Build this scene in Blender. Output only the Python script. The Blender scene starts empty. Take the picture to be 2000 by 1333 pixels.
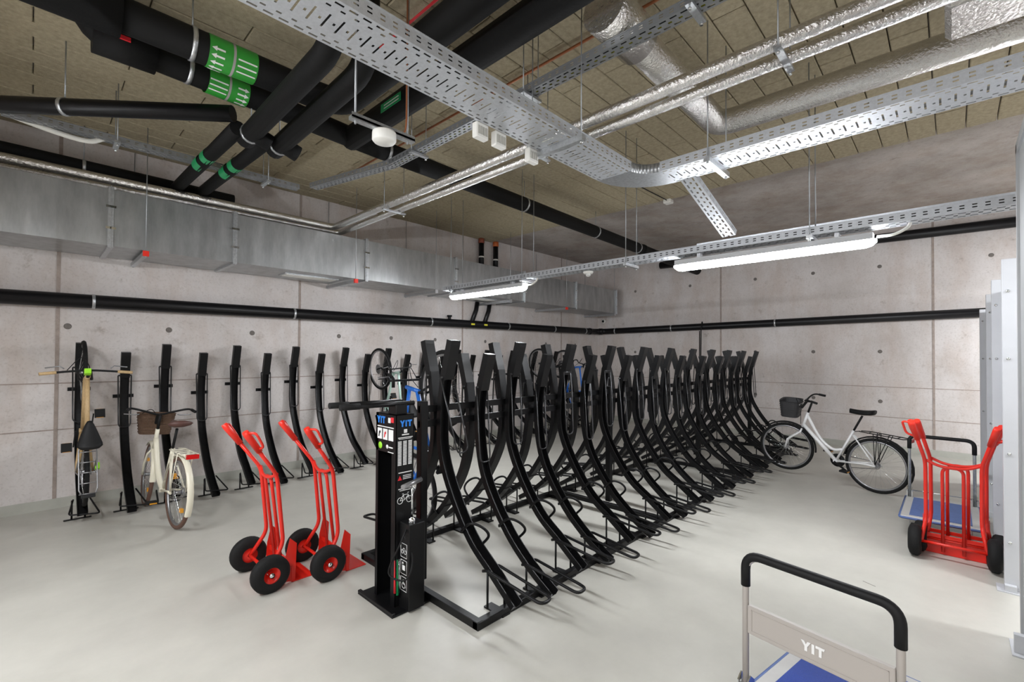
import bpy, bmesh, math, random
from mathutils import Vector, Matrix
random.seed(7)
SC = bpy.context.scene
COL = SC.collection
PI = math.pi
# ------------------------------------------------------------------ camera
YAW, PIT, ROLL = math.radians(43.755), math.radians(.8219), math.radians(.3385)
FPX, SYPX, CAMZ = 897.4, 16.23, 1.70
fw = Vector((math.cos(YAW)*math.cos(PIT), math.sin(YAW)*math.cos(PIT), math.sin(PIT)))
r0 = Vector((math.sin(YAW), -math.cos(YAW), 0)); u0 = r0.cross(fw)
rt = r0*math.cos(ROLL)+u0*math.sin(ROLL); up = -r0*math.sin(ROLL)+u0*math.cos(ROLL)
cam_d = bpy.data.cameras.new('camera'); cam = bpy.data.objects.new('camera', cam_d); COL.objects.link(cam)
cam.matrix_world = Matrix(((rt.x, up.x, -fw.x, 0), (rt.y, up.y, -fw.y, 0), (rt.z, up.z, -fw.z, CAMZ), (0, 0, 0, 1)))
cam_d.sensor_width = 36; cam_d.lens = 36*FPX/2000; cam_d.shift_y = SYPX/2000; cam_d.clip_start = .05
SC.camera = cam
# ------------------------------------------------------------------ world, exposure
w = bpy.data.worlds.new('world'); SC.world = w; w.use_nodes = True
w.node_tree.nodes['Background'].inputs[0].default_value = (.9, .95, 1, 1)
w.node_tree.nodes['Background'].inputs[1].default_value = .02
SC.view_settings.view_transform = 'Standard'; SC.view_settings.look = 'None'
SC.view_settings.gamma = 1; SC.view_settings.use_curve_mapping = False
SC.view_settings.exposure = 1.35
LAMP_E = 50.0          # emission of the lamp diffusers
SC.cycles.use_denoising = True
SC.cycles.max_bounces = 7; SC.cycles.diffuse_bounces = 5
# ------------------------------------------------------------------ materials
MATS = {}
def mat(name, col, rough=.5, metal=0., noise=0., nscale=20., bump=0., bscale=60., emit=0., col2=None, stretch=None, spec=.5, alpha=None):
    if name in MATS: return MATS[name]
    m = bpy.data.materials.new(name); m.use_nodes = True
    nt = m.node_tree; b = nt.nodes['Principled BSDF']
    c = (*col, 1)
    b.inputs['Base Color'].default_value = c; b.inputs['Roughness'].default_value = rough
    b.inputs['Metallic'].default_value = metal; b.inputs['Specular IOR Level'].default_value = spec
    geo = nt.nodes.new('ShaderNodeNewGeometry'); src = geo.outputs['Position']
    if stretch:
        mp = nt.nodes.new('ShaderNodeMapping'); mp.inputs['Scale'].default_value = stretch
        nt.links.new(src, mp.inputs['Vector']); src = mp.outputs['Vector']
    if noise or col2:
        n = nt.nodes.new('ShaderNodeTexNoise'); n.inputs['Scale'].default_value = nscale; n.inputs['Detail'].default_value = 6
        n.inputs['Roughness'].default_value = .65
        nt.links.new(src, n.inputs['Vector'])
        rp = nt.nodes.new('ShaderNodeValToRGB'); rp.color_ramp.elements[0].position = .32; rp.color_ramp.elements[1].position = .68
        d = col2 or tuple(x*(1-noise) for x in col)
        rp.color_ramp.elements[0].color = (*d, 1); rp.color_ramp.elements[1].color = c
        nt.links.new(n.outputs['Fac'], rp.inputs['Fac']); nt.links.new(rp.outputs['Color'], b.inputs['Base Color'])
    if bump:
        n2 = nt.nodes.new('ShaderNodeTexNoise'); n2.inputs['Scale'].default_value = bscale; n2.inputs['Detail'].default_value = 4
        nt.links.new(geo.outputs['Position'], n2.inputs['Vector'])
        bp = nt.nodes.new('ShaderNodeBump'); bp.inputs['Strength'].default_value = bump; bp.inputs['Distance'].default_value = .01
        nt.links.new(n2.outputs['Fac'], bp.inputs['Height']); nt.links.new(bp.outputs['Normal'], b.inputs['Normal'])
    if emit:
        b.inputs['Emission Color'].default_value = (.93, .96, 1, 1); b.inputs['Emission Strength'].default_value = emit
    MATS[name] = m; return m
def concrete(name, base, dark, stain, s=1.):
    m = bpy.data.materials.new(name); m.use_nodes = True; nt = m.node_tree; b = nt.nodes['Principled BSDF']
    b.inputs['Roughness'].default_value = .82; b.inputs['Specular IOR Level'].default_value = .25
    geo = nt.nodes.new('ShaderNodeNewGeometry')
    def nz(scale, det, st=(1, 1, 1)):
        mp = nt.nodes.new('ShaderNodeMapping'); mp.inputs['Scale'].default_value = st
        nt.links.new(geo.outputs['Position'], mp.inputs['Vector'])
        n = nt.nodes.new('ShaderNodeTexNoise'); n.inputs['Scale'].default_value = scale; n.inputs['Detail'].default_value = det; n.inputs['Roughness'].default_value = .7
        nt.links.new(mp.outputs['Vector'], n.inputs['Vector']); return n.outputs['Fac']
    def ramp(f, a, ca, z, cz):
        r = nt.nodes.new('ShaderNodeValToRGB'); e = r.color_ramp.elements
        e[0].position = a; e[0].color = (*ca, 1); e[1].position = z; e[1].color = (*cz, 1); nt.links.new(f, r.inputs['Fac']); return r.outputs['Color']
    c1 = ramp(nz(.9*s, 8), .35, dark, .65, base)
    def mix(f, c, col, amt):
        x = nt.nodes.new('ShaderNodeMix'); x.data_type = 'RGBA'; x.blend_type = 'MULTIPLY'; x.inputs['Factor'].default_value = amt
        nt.links.new(c, x.inputs['A']); nt.links.new(ramp(f[0], f[1], col, f[2], (1, 1, 1)), x.inputs['B']); return x.outputs['Result']
    c2 = mix((nz(2.2*s, 9, (1, 1, .35)), .38, .56), c1, stain, .55)
    c3 = mix((nz(38*s, 5), .30, .48), c2, (.72, .70, .68), .6)
    c4 = mix((nz(5*s, 10), .30, .40), c3, (.62, .58, .54), .7)
    nt.links.new(c4, b.inputs['Base Color'])
    bp = nt.nodes.new('ShaderNodeBump'); bp.inputs['Strength'].default_value = .25; bp.inputs['Distance'].default_value = .006
    nt.links.new(nz(30, 6), bp.inputs['Height']); nt.links.new(bp.outputs['Normal'], b.inputs['Normal'])
    MATS[name] = m; return m
M_WALL = concrete('concrete_wall', (.70, .662, .648), (.58, .538, .515), (.84, .76, .70))
M_SLAB = concrete('concrete_slab', (.48, .44, .41), (.33, .295, .27), (.75, .66, .58))
M_FLOOR = mat('floor_coating', (.52, .505, .455), .34, noise=.16, nscale=1.7, bump=.05, bscale=9, spec=.35)
M_BASEB = mat('coated_upstand', (.47, .47, .42), .5, noise=.12, nscale=6)
M_JOINT = mat('concrete_joint', (.42, .35, .31), .9, noise=.3, nscale=14)
M_TIE = mat('tie_plug', (.20, .18, .165), .9, noise=.3, nscale=60)
M_PANEL = mat('wood_wool_panel', (.48, .415, .29), .95, noise=.28, nscale=26, bump=.5, bscale=140, spec=.1)
M_BLACK = mat('black_powder_coat', (.0045, .0045, .005), .40, bump=.04, bscale=400, spec=.28)
M_LOCK = mat('lock_bar_steel', (.05, .05, .052), .3, .6)
M_BLACKM = mat('black_matt', (.006, .006, .0065), .6, spec=.3)
M_PIPE = mat('black_drain_pipe', (.004, .004, .005), .38, spec=.3)
M_INSUL = mat('black_insulation', (.006, .006, .006), .7, spec=.2, bump=.15, bscale=60)
M_GALV = mat('galvanised_steel', (.62, .64, .66), .36, .85, noise=.28, nscale=45)
M_DUCT = mat('duct_sheet', (.50, .515, .52), .36, .85, noise=.30, nscale=9, stretch=(1, 1, .25), bump=.05, bscale=6)
M_TRAY = mat('tray_steel', (.54, .56, .59), .5, .45, noise=.15, nscale=60)
M_GALVD = mat('dull_galvanised', (.30, .31, .32), .5, .7)
M_ROD = mat('rod_steel', (.42, .44, .46), .45, .8)
M_CHROME = mat('chrome', (.75, .77, .78), .15, 1.)
M_FOIL = mat('aluminium_foil', (.78, .77, .75), .24, .95, noise=.15, nscale=30, bump=.9, bscale=55)
M_WHITE = mat('white_plastic', (.78, .77, .73), .45)
M_WPAINT = mat('white_paint', (.55, .56, .585), .4, noise=.06, nscale=4)
M_GREYP = mat('grey_sheet', (.50, .51, .52), .45, .4)
M_EMIT = mat('lamp_diffuser', (.9, .9, .9), .4, emit=LAMP_E)
M_LBODY = mat('lamp_housing', (.55, .56, .57), .4)
M_RED = mat('red_paint', (.72, .022, .012), .28)
M_REDP = mat('red_plastic', (.80, .03, .015), .35)
M_RUBBER = mat('rubber', (.009, .009, .009), .75, spec=.25, bump=.2, bscale=150)
M_BLUE = mat('blue_mat', (.012, .055, .36), .55, noise=.15, nscale=80, bump=.6, bscale=180)
M_BLUEF = mat('faded_blue_mat', (.09, .15, .36), .6, noise=.2, nscale=14)
M_TAUPE = mat('taupe_paint', (.42, .385, .355), .42)
M_GREYD = mat('grey_deck', (.50, .49, .47), .5, noise=.1, nscale=10)
M_GREEN = mat('green_label', (.03, .30, .035), .45)
M_GREEN2 = mat('green_sticker', (.01, .33, .11), .45)
M_LETTER = mat('white_print', (.80, .80, .79), .5)
M_LBLUE = mat('blue_print', (.02, .22, .75), .5)
M_LRED = mat('red_print', (.65, .02, .03), .5)
M_ORANGE = mat('orange_collar', (.55, .13, .03), .6)
M_YELLOW = mat('yellow_tag', (.75, .70, .05), .5)
M_COPPER = mat('copper_line', (.45, .17, .08), .4, .6)
M_WOOD = mat('bamboo_wood', (.58, .40, .20), .5, noise=.3, nscale=30, stretch=(6, 6, .6))
M_CREAM = mat('cream_paint', (.78, .74, .60), .3)
M_BWHITE = mat('bike_white', (.82, .82, .82), .25)
M_TEAL = mat('teal_decal', (.08, .42, .46), .3)
M_BIKEBL = mat('bike_blue', (.02, .16, .62), .3)
M_MINT = mat('bike_mint', (.45, .62, .55), .3)
M_WICKER = mat('wicker', (.15, .085, .05), .7, noise=.4, nscale=120, bump=.8, bscale=160)
M_BROWN = mat('brown_leather', (.09, .04, .032), .45)
M_TYRE_CR = mat('brown_tyre', (.13, .07, .05), .7)
M_LIME = mat('lime_plastic', (.32, .75, .03), .4)
M_AMBER = mat('amber_reflector', (.75, .33, .02), .3)
M_REFRED = mat('red_reflector', (.6, .01, .01), .25)
M_GREYPL = mat('grey_alloy', (.33, .33, .34), .35, .8)
M_CABLE = mat('white_cable', (.66, .65, .60), .5)
M_MESH = mat('black_mesh', (.03, .03, .032), .6)
# ------------------------------------------------------------------ mesh helpers
class MB:
    def __init__(s): s.v = []; s.f = []; s.sm = []
    def add(s, vs, fs, smooth=False):
        o = len(s.v); s.v += [tuple(x) for x in vs]
        s.f += [tuple(i+o for i in f) for f in fs]; s.sm += [smooth]*len(fs); return s
    def box(s, a, b):
        x0, y0, z0 = a; x1, y1, z1 = b
        v = [(x, y, z) for x in (x0, x1) for y in (y0, y1) for z in (z0, z1)]
        return s.add(v, [(0, 1, 3, 2), (4, 6, 7, 5), (0, 4, 5, 1), (2, 3, 7, 6), (0, 2, 6, 4), (1, 5, 7, 3)])
    def cbox(s, a, b, c=.003):                       # box with chamfered edges
        x0, y0, z0 = a; x1, y1, z1 = b
        bm = bmesh.new(); bmesh.ops.create_cube(bm, size=1)
        for q in bm.verts: q.co = Vector(((x0+x1)/2+q.co.x*(x1-x0), (y0+y1)/2+q.co.y*(y1-y0), (z0+z1)/2+q.co.z*(z1-z0)))
        bmesh.ops.bevel(bm, geom=bm.edges[:], offset=c, segments=1, affect='EDGES')
        bm.verts.index_update(); vs = [q.co.copy() for q in bm.verts]; fs = [[q.index for q in f.verts] for f in bm.faces]; bm.free()
        return s.add(vs, fs)
    def bar(s, p0, p1, w, h, upv=(0, 0, 1)):          # rectangular bar between two points
        p0, p1 = Vector(p0), Vector(p1); d = (p1-p0).normalized(); U = Vector(upv)
        if abs(d.dot(U)) > .99: U = Vector((1, 0, 0))
        a = d.cross(U).normalized()*w/2; b = a.cross(d).normalized()*h/2
        v = [p+a*i+b*j for p in (p0, p1) for i, j in ((-1, -1), (1, -1), (1, 1), (-1, 1))]
        return s.add(v, [(0, 1, 2, 3), (7, 6, 5, 4), (0, 4, 5, 1), (1, 5, 6, 2), (2, 6, 7, 3), (3, 7, 4, 0)])
    def tube(s, path, r, n=8, closed=False, cap=True):
        P = [Vector(p) for p in path]; m = len(P); R = r if isinstance(r, (list, tuple)) else [r]*m
        T = []
        for i in range(m):
            a = P[(i-1) % m] if (closed or i > 0) else P[i]; b = P[(i+1) % m] if (closed or i < m-1) else P[i]
            t = (b-a); T.append(t.normalized() if t.length > 1e-9 else Vector((0, 0, 1)))
        N = T[0].orthogonal().normalized(); vs = []
        for i in range(m):
            N = (N-T[i]*N.dot(T[i]));  N = N.normalized() if N.length > 1e-6 else T[i].orthogonal().normalized()
            B = T[i].cross(N)
            vs += [P[i]+(N*math.cos(2*PI*k/n)+B*math.sin(2*PI*k/n))*R[i] for k in range(n)]
        fs = []
        for i in range(m if closed else m-1):
            j = (i+1) % m
            fs += [(i*n+k, i*n+(k+1) % n, j*n+(k+1) % n, j*n+k) for k in range(n)]
        s.add(vs, fs, True)
        if cap and not closed:
            o = len(s.v)-len(vs)
            s.f += [tuple(o+k for k in reversed(range(n))), tuple(o+(m-1)*n+k for k in range(n))]; s.sm += [False, False]
        return s
    def cyl(s, p0, p1, r, n=16, r1=None): return s.tube([p0, p1], [r, r if r1 is None else r1], n)
    def lathe(s, prof, axis_p, axis_d, n=24):         # prof: (radius, along)
        p = Vector(axis_p); d = Vector(axis_d).normalized(); a = d.orthogonal().normalized(); b = d.cross(a); m = len(prof)
        vs = [p+d*h+(a*math.cos(2*PI*k/n)+b*math.sin(2*PI*k/n))*r for r, h in prof for k in range(n)]
        fs = [(i*n+k, i*n+(k+1) % n, (i+1)*n+(k+1) % n, (i+1)*n+k) for i in range(m-1) for k in range(n)]
        return s.add(vs, fs, True)
    def sweep(s, path, sec, side, smooth=False):      # closed section (a along side, b along in-plane normal)
        P = [Vector(p) for p in path]; m = len(P); S = Vector(side); k = len(sec); vs = []
        for i in range(m):
            t = (P[min(i+1, m-1)]-P[max(i-1, 0)]).normalized(); nrm = S.cross(t).normalized()
            vs += [P[i]+S*a+nrm*b for a, b in sec]
        fs = [(i*k+j, i*k+(j+1) % k, (i+1)*k+(j+1) % k, (i+1)*k+j) for i in range(m-1) for j in range(k)]
        s.add(vs, fs, smooth); o = len(s.v)-len(vs)
        s.f += [tuple(o+j for j in reversed(range(k))), tuple(o+(m-1)*k+j for j in range(k))]; s.sm += [False]*2
        return s
    def prism(s, pts, p, ux, uy, d):                  # polygon (2D) on plane p+ux*x+uy*y, thickness vector d
        p, ux, uy, d = Vector(p), Vector(ux), Vector(uy), Vector(d); k = len(pts)
        a = [p+ux*x+uy*y for x, y in pts]; vs = a+[q+d for q in a]
        return s.add(vs, [tuple(reversed(range(k))), tuple(range(k, 2*k))]+[(i, (i+1) % k, k+(i+1) % k, k+i) for i in range(k)])
    def xf(s, M, start=0): s.v[start:] = [tuple(M @ Vector(q)) for q in s.v[start:]]; return s
    def mesh(s, name):
        me = bpy.data.meshes.new(name); me.from_pydata(s.v, [], s.f); me.polygons.foreach_set('use_smooth', s.sm); me.update(); return me
    def build(s, name, m, parent=None):
        o = bpy.data.objects.new(name, s.mesh(name)); COL.objects.link(o); o.data.materials.append(m)
        if parent: o.parent = parent
        return o
def tag(o, label=None, cat=None, group=None, kind=None):
    for k, v in (('label', label), ('category', cat), ('group', group), ('kind', kind)):
        if v: o[k] = v
    return o
def thing(name, label, cat, loc=(0, 0, 0), rz=0, group=None):
    o = bpy.data.objects.new(name, None); COL.objects.link(o); o.location = loc; o.rotation_euler = (0, 0, rz)
    o.empty_display_size = .1
    return tag(o, label, cat, group)
def ob(name, data, parent, m=None):
    o = bpy.data.objects.new(name, data); COL.objects.link(o); o.parent = parent
    if m and not data.materials: data.materials.append(m)
    return o
def copy_tree(o, parent=None):
    c = o.copy(); COL.objects.link(c); c.parent = parent
    for ch in list(o.children): copy_tree(ch, c)
    return c
def catmull(pts, n=6):
    P = [Vector(p) for p in pts]; P = [P[0]*2-P[1]]+P+[P[-1]*2-P[-2]]; out = []
    for i in range(1, len(P)-2):
        for k in range(n):
            t = k/n; a, b, c, d = P[i-1], P[i], P[i+1], P[i+2]
            out.append(.5*((2*b)+(c-a)*t+(2*a-5*b+4*c-d)*t*t+(3*b-a-3*c+d)*t**3))
    return out+[P[-2]]
def fillet(pts, r, n=5):                              # polyline with rounded corners
    P = [Vector(p) for p in pts]; out = [P[0]]
    for i in range(1, len(P)-1):
        a, b, c = P[i-1], P[i], P[i+1]; d1 = (a-b); d2 = (c-b); q = min(r, d1.length*.49, d2.length*.49)
        s0 = b+d1.normalized()*q; s1 = b+d2.normalized()*q
        for k in range(n+1):
            t = k/n; out.append(s0*(1-t)**2+b*2*t*(1-t)+s1*t*t)
    return out+[P[-1]]
def text(name, body, size, parent, m, M, ext=.0006):
    GL = [[(0, 1), (.30, 1), (.47, .70), (.62, 1), (.92, 1), (.60, .45), (.60, 0), (.34, 0), (.34, .45)], [(1.0, 0), (1.26, 0), (1.26, .98), (1.0, .98)], [(1.36, 1), (2.2, 1), (2.12, .74), (1.92, .74), (1.92, 0), (1.66, 0), (1.66, .74), (1.36, .74)]]
    q = MB()
    for g in GL: q.prism([((x-1.1)*size*.8, (y-.5)*size*.8) for x, y in g], (0, 0, 0), (1, 0, 0), (0, 1, 0), (0, 0, ext*2))
    o = q.build(name, m, parent); o.matrix_local = M; return o
def frame(p, ux, uy):                                 # matrix: local x->ux, y->uy, z->ux x uy
    ux, uy = Vector(ux).normalized(), Vector(uy).normalized(); uz = ux.cross(uy)
    return Matrix(((ux.x, uy.x, uz.x, p[0]), (ux.y, uy.y, uz.y, p[1]), (ux.z, uy.z, uz.z, p[2]), (0, 0, 0, 1)))
def project(p):
    q = Vector(p)-Vector((0, 0, CAMZ)); d = q.dot(fw)
    return (1000+FPX*q.dot(rt)/d, 666.5+SYPX-FPX*q.dot(up)/d) if d > .05 else None
# ------------------------------------------------------------------ the setting
YA, XB, X0, Y0, ZS, ZP = 7.10, 10.85, -3.2, -4.6, 4.17, 4.12
def struct(name, a, b, m):
    return tag(MB().box(a, b).build(name, m), kind='structure')
floor = struct('floor', (X0, Y0, -.1), (XB, YA, 0), M_FLOOR)
wall_a = struct('wall_back', (X0, YA, 0), (XB+.2, YA+.2, ZS), M_WALL)
wall_b = struct('wall_right', (XB, Y0, 0), (XB+.2, YA, ZS), M_WALL)
struct('wall_left', (X0-.2, Y0, 0), (X0, YA, ZS), M_WALL)
struct('wall_front', (X0, Y0-.2, 0), (XB, Y0, ZS), M_WALL)
ceil = struct('ceiling', (X0, Y0, ZS), (XB+.2, YA+.2, ZS+.2), M_SLAB)
struct('baseboard_back', (X0, YA-.006, 0), (XB, YA, .11), M_BASEB)
struct('baseboard_right', (XB-.006, Y0, 0), (XB, YA-.006, .11), M_BASEB)
# formwork joints and tie holes: pieces of the walls
def joint(a, b, par): MB().box(a, b).build('joint', M_JOINT, par)
for x in (.19, 2.78, 5.97, 9.2): joint((x-.016, YA-.006, .11), (x+.016, YA+.01, ZS), wall_a)
for z in (.86, 1.37): joint((X0, YA-.003, z-.006), (XB, YA+.01, z+.006), wall_a)
for y in (3.80, .23, -3.3): joint((XB-.006, y-.016, .11), (XB+.01, y+.016, ZS), wall_b)
for z in (.62, 1.17): joint((XB-.003, Y0, z-.006), (XB+.01, YA, z+.006), wall_b)
tie = MB().lathe([(.034, 0), (.032, -.003), (.02, -.0035), (0, -.003)], (0, 0, 0), (0, 1, 0), 14).mesh('tie_hole')
tie.materials.append(M_TIE)
for x in (.27, 1.185, 2.135, 3.40, 4.35, 5.3, 6.6, 7.6, 8.6, 9.8):
    for z in (2.0, 3.45): ob('tie_hole', tie, wall_a).location = (x, YA, z)
for y in (5.95, 4.51, 3.08, 2.01, .96, -.475):
    for z in (3.40, 1.82, .9): o = ob('tie_hole', tie, wall_b); o.location = (XB, y, z); o.rotation_euler = (0, 0, -PI/2)
# ceiling panels in running bond: those the camera can see one by one, the rest as one piece
PW, PL, XE = .2255, 1.128, 6.74
pm = MB().cbox((.004, .004, -.05), (PL-.004, PW-.004, 0), .006).mesh('ceiling_panel'); pm.materials.append(M_PANEL)
rest = MB(); cand = []
row = 0; y = YA-PW
while y > Y0:
    x = XE-PL+(row % 2)*PL/2
    while x > X0-PL:
        c = (x+PL/2, y+PW/2, ZP); q = project(c)
        full = x+PL <= XE+.001 and x > X0
        if full and q and -120 < q[0] < 2120 and -90 < q[1] < 700: cand.append((-(Vector(c)-Vector((0, 0, 1.7))).length, x, y))
        elif x+PL > X0: rest.cbox((max(x, X0)+.004, y+.004, ZP), (min(x+PL, XE)-.004, y+PW-.004, ZS), .006)
        x -= PL
    y -= PW; row += 1
cand.sort(reverse=True)
for k, (d, x, y) in enumerate(cand):
    if k < 295:
        o = ob('ceiling_panel', pm, ceil); o.location = (x, y, ZS+random.uniform(-.004, .002))
    else: rest.cbox((x+.004, y+.004, ZP), (x+PL-.004, y+PW-.004, ZS), .006)
tag(rest.build('ceiling_panel_field', M_PANEL, ceil), kind='stuff')
# ------------------------------------------------------------------ bike rack arms
PT = [(.165, 1.815), (.085, 1.575)]                                   # tall arm: (out, height)
TALL = [(.085, 1.575), (.045, 1.29), (.055, .98), (.18, .70), (.39, .42), (.61, .255), (.82, .10)]
LOW = [(.085, 1.475), (.055, 1.16), (.13, .76), (.36, .41), (.60, .19), (.83, .045)]
def arm_meshes(prof, zoff):
    path = catmull([(0, -a, z) for a, z in prof], 6)
    sec = [(-.040, .0), (-.034, .0), (-.034, .040), (.034, .040), (.034, .0), (.040, .0), (.040, .046), (-.040, .046)]
    d = {}
    d['arm'] = MB().sweep(path, [(a, b-.022) for a, b in reversed(sec)], (1, 0, 0)).mesh('arm')
    k = prof[0]; tip = (k[0]+.08, k[1]+.24)
    cp = MB().sweep([(0, -k[0]-.0, k[1]-.05), (0, -k[0]-.02, k[1]+.03), (0, -tip[0]+.006, tip[1]-.03), (0, -tip[0], tip[1])], [(-.043, -.03), (.043, -.03), (.043, .03), (-.043, .03)], (1, 0, 0))
    d['top_cap'] = cp.mesh('top_cap')
    b = MB()
    for z, x in ((.045, 0), (-.01, .012)): b.lathe([(.009, 0), (.009, .006), (0, .007)], (x, -k[0]-.028-(z*.3), k[1]+z), (0, -1, .3), 10)
    d['bolt'] = b.mesh('bolt')
    # hanging lock bar: a long U of rod
    p = Vector((0, -k[0]+.0, k[1]-.03)); L = .60
    lb = fillet([p+Vector((-.06, 0, 0)), p+Vector((-.054, -.045, -L)), p+Vector((.054, -.045, -L)), p+Vector((.06, 0, 0))], .05, 6)
    d['lock_bar'] = MB().tube(lb, .0065, 6).cyl(p+Vector((-.06, 0, .0)), p+Vector((.06, 0, 0)), .009, 8).mesh('lock_bar')
    # ring that holds the wheel, straddling the channel
    i = min(range(len(path)), key=lambda q: abs(path[q].z-(.43 if zoff == 0 else .36)))
    q = path[i]; t = (path[i+1]-path[i-1]).normalized(); n = Vector((1, 0, 0)).cross(t)
    if n.z < 0: n = -n
    ring = [q+Vector((-.05, 0, 0))+t*-.07-n*.02, q+Vector((-.05, 0, 0))-t*.06+n*.10, q+Vector((.0, 0, 0))+n*.135, q+Vector((.05, 0, 0))+t*.06+n*.10, q+Vector((.05, 0, 0))+t*.07-n*.02]
    d['wheel_ring'] = MB().tube(catmull(ring, 6), .010, 8).bar(q+Vector((-.055, 0, 0))-t*.07-n*.02, q+Vector((.05, 0, 0))-t*.07-n*.02, .012, .02).mesh('wheel_ring')
    # long flat loop at the foot
    z0 = .255-zoff*.7; a0 = .58 if zoff == 0 else .60
    lp = fillet([(-.055, -a0+.02, z0), (-.055, -a0-.02, z0+.015), (-.05, -1.07, z0-.035), (.05, -1.07, z0-.035), (.055, -a0-.02, z0+.015), (.055, -a0+.02, z0)], .045, 5)
    d['foot_loop'] = MB().tube(lp, .0105, 8).mesh('foot_loop')
    st = MB()
    for x, a in ((-.03, a0-.0), (.03, a0+.10)):
        zt = z0 if a < a0+.05 else z0-.06
        st.cyl((x, -a, .0), (x, -a, zt), .008, 7)
    st.bar((0, -a0+.03, .006), (0, -a0-.15, .006), .07, .012)
    d['strut'] = st.mesh('strut')
    for me in d.values(): me.materials.append(M_BLACK)
    d['bolt'].materials.clear(); d['bolt'].materials.append(M_CHROME)
    d['lock_bar'].materials.clear(); d['lock_bar'].materials.append(M_LOCK)
    return d
AT, AL = arm_meshes(TALL, 0), arm_meshes(LOW, .1)
SUB = ('top_cap', 'bolt', 'lock_bar', 'wheel_ring', 'foot_loop', 'strut')
YC = 2.84
rack = thing('double_bike_rack', 'long black double-sided rack of curved upright bike channels on floor rails', 'bike rack', (1.92, YC, 0))
RX = 1.92
for i in range(21):
    d = AL if i % 2 else AT
    for side in (0, 1):
        a = ob('channel_arm', d['arm'], rack); a.location = (2.167-RX+i*.367, 0, 0 if side else 0); a.rotation_euler = (0, 0, PI*side)
        for k in SUB:
            if side and k == 'bolt': pass
            s = ob(k, d[k], a)
            if k == 'lock_bar': s.rotation_euler = (random.uniform(-.02, .02), random.choice((0, 0, 0, 0, .0)), 0)
            if k == 'lock_bar' and i == 0 and not side:                  # the first bar hangs askew
                kk = TALL[0]; pv = Vector((0, -kk[0], kk[1]-.03)); s.matrix_local = Matrix.Translation(pv) @ Matrix.Rotation(-.22, 4, 'Y') @ Matrix.Rotation(.0, 4, 'X') @ Matrix.Translation(-pv)
L = 9.60-RX
for y in (-.70, .70): MB().cbox((0, y-.025, 0), (L, y+.025, .05)).build('floor_rail', M_BLACK, rack)
for x in (0, 2.57, 5.14, L-.05): MB().cbox((x, -.72, .0), (x+.05, .72, .052)).build('cross_rail', M_BLACK, rack)
for x in (.0, 2.57, 5.14, L-.05): MB().cbox((x+.06, .03-.06, .05), (x+.12, .03+.0, 1.36)).build('upright_post', M_BLACK, rack)
for z in (1.30, 1.19): MB().box((.06, -.012, z-.025), (L, .012, z+.025)).build('cross_beam', M_BLACK, rack)
# wall racks
ORD = 'first second third fourth fifth sixth seventh eighth ninth tenth eleventh twelfth thirteenth fourteenth fifteenth sixteenth seventeenth eighteenth nineteenth twentieth twenty-first twenty-second twenty-third twenty-fourth'.split()
def wall_rack(d, x, low, i):
    zo = .1 if low else 0
    t = thing('wall_bike_rack', ('tall black curved wall rack holding the wooden bike' if i == 0 else ('low' if low else 'tall')+' black curved wall rack, '+ORD[i-1]+' beyond the wooden bike toward the corner'), 'bike rack', (x, YA, 0), group='wall bike racks')
    def p(n, me, m=None): o = ob(n, me, t, m); o.location = (0, -.02, 0); return o
    p('channel', d['arm'])
    for k in ('top_cap', 'bolt', 'lock_bar'): p(k, d[k])
    ob('wall_bracket', WBR, t, M_BLACK).location = (0, 0, 1.30-zo)
    ob('foot_frame', WFT, t, M_BLACK)
    return t
b = MB().box((-.095, -.006, -.02), (.095, 0, .02)); b.box((-.03, -.045, -.02), (.03, 0, .02))
for sx in (-.075, .075): b.lathe([(.008, 0), (.008, .006), (0, .007)], (sx, -.006, 0), (0, -1, 0), 8)
WBR = b.mesh('wall_bracket')
b = MB().bar((-.13, -.62, .008), (.08, -.62, .008), .03, .008)
b.cyl((-.07, -.62, .01), (-.07, -.62, .20), .008, 7); b.cyl((.03, -.62, .01), (.03, -.62, .17), .008, 7)
b.tube(fillet([(-.06, -.60, .20), (-.10, -.80, .10), (.13, -.84, .08), (.06, -.58, .21)], .03, 4), .008, 7)
WFT = b.mesh('foot_frame')
for i in range(24): wall_rack(AL if i % 2 else AT, .372+i*.3825, i % 2, i)
t = thing('wall_bike_rack', 'black wall bike rack left of the vertical joint, nearly out of view', 'bike rack', (-.40, YA, 0))
for k in ('arm', 'top_cap', 'lock_bar'): ob('channel' if k == 'arm' else k, AL[k], t)
ob('wall_bracket', WBR, t).location = (0, 0, 1.2); ob('foot_frame', WFT, t)
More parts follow.
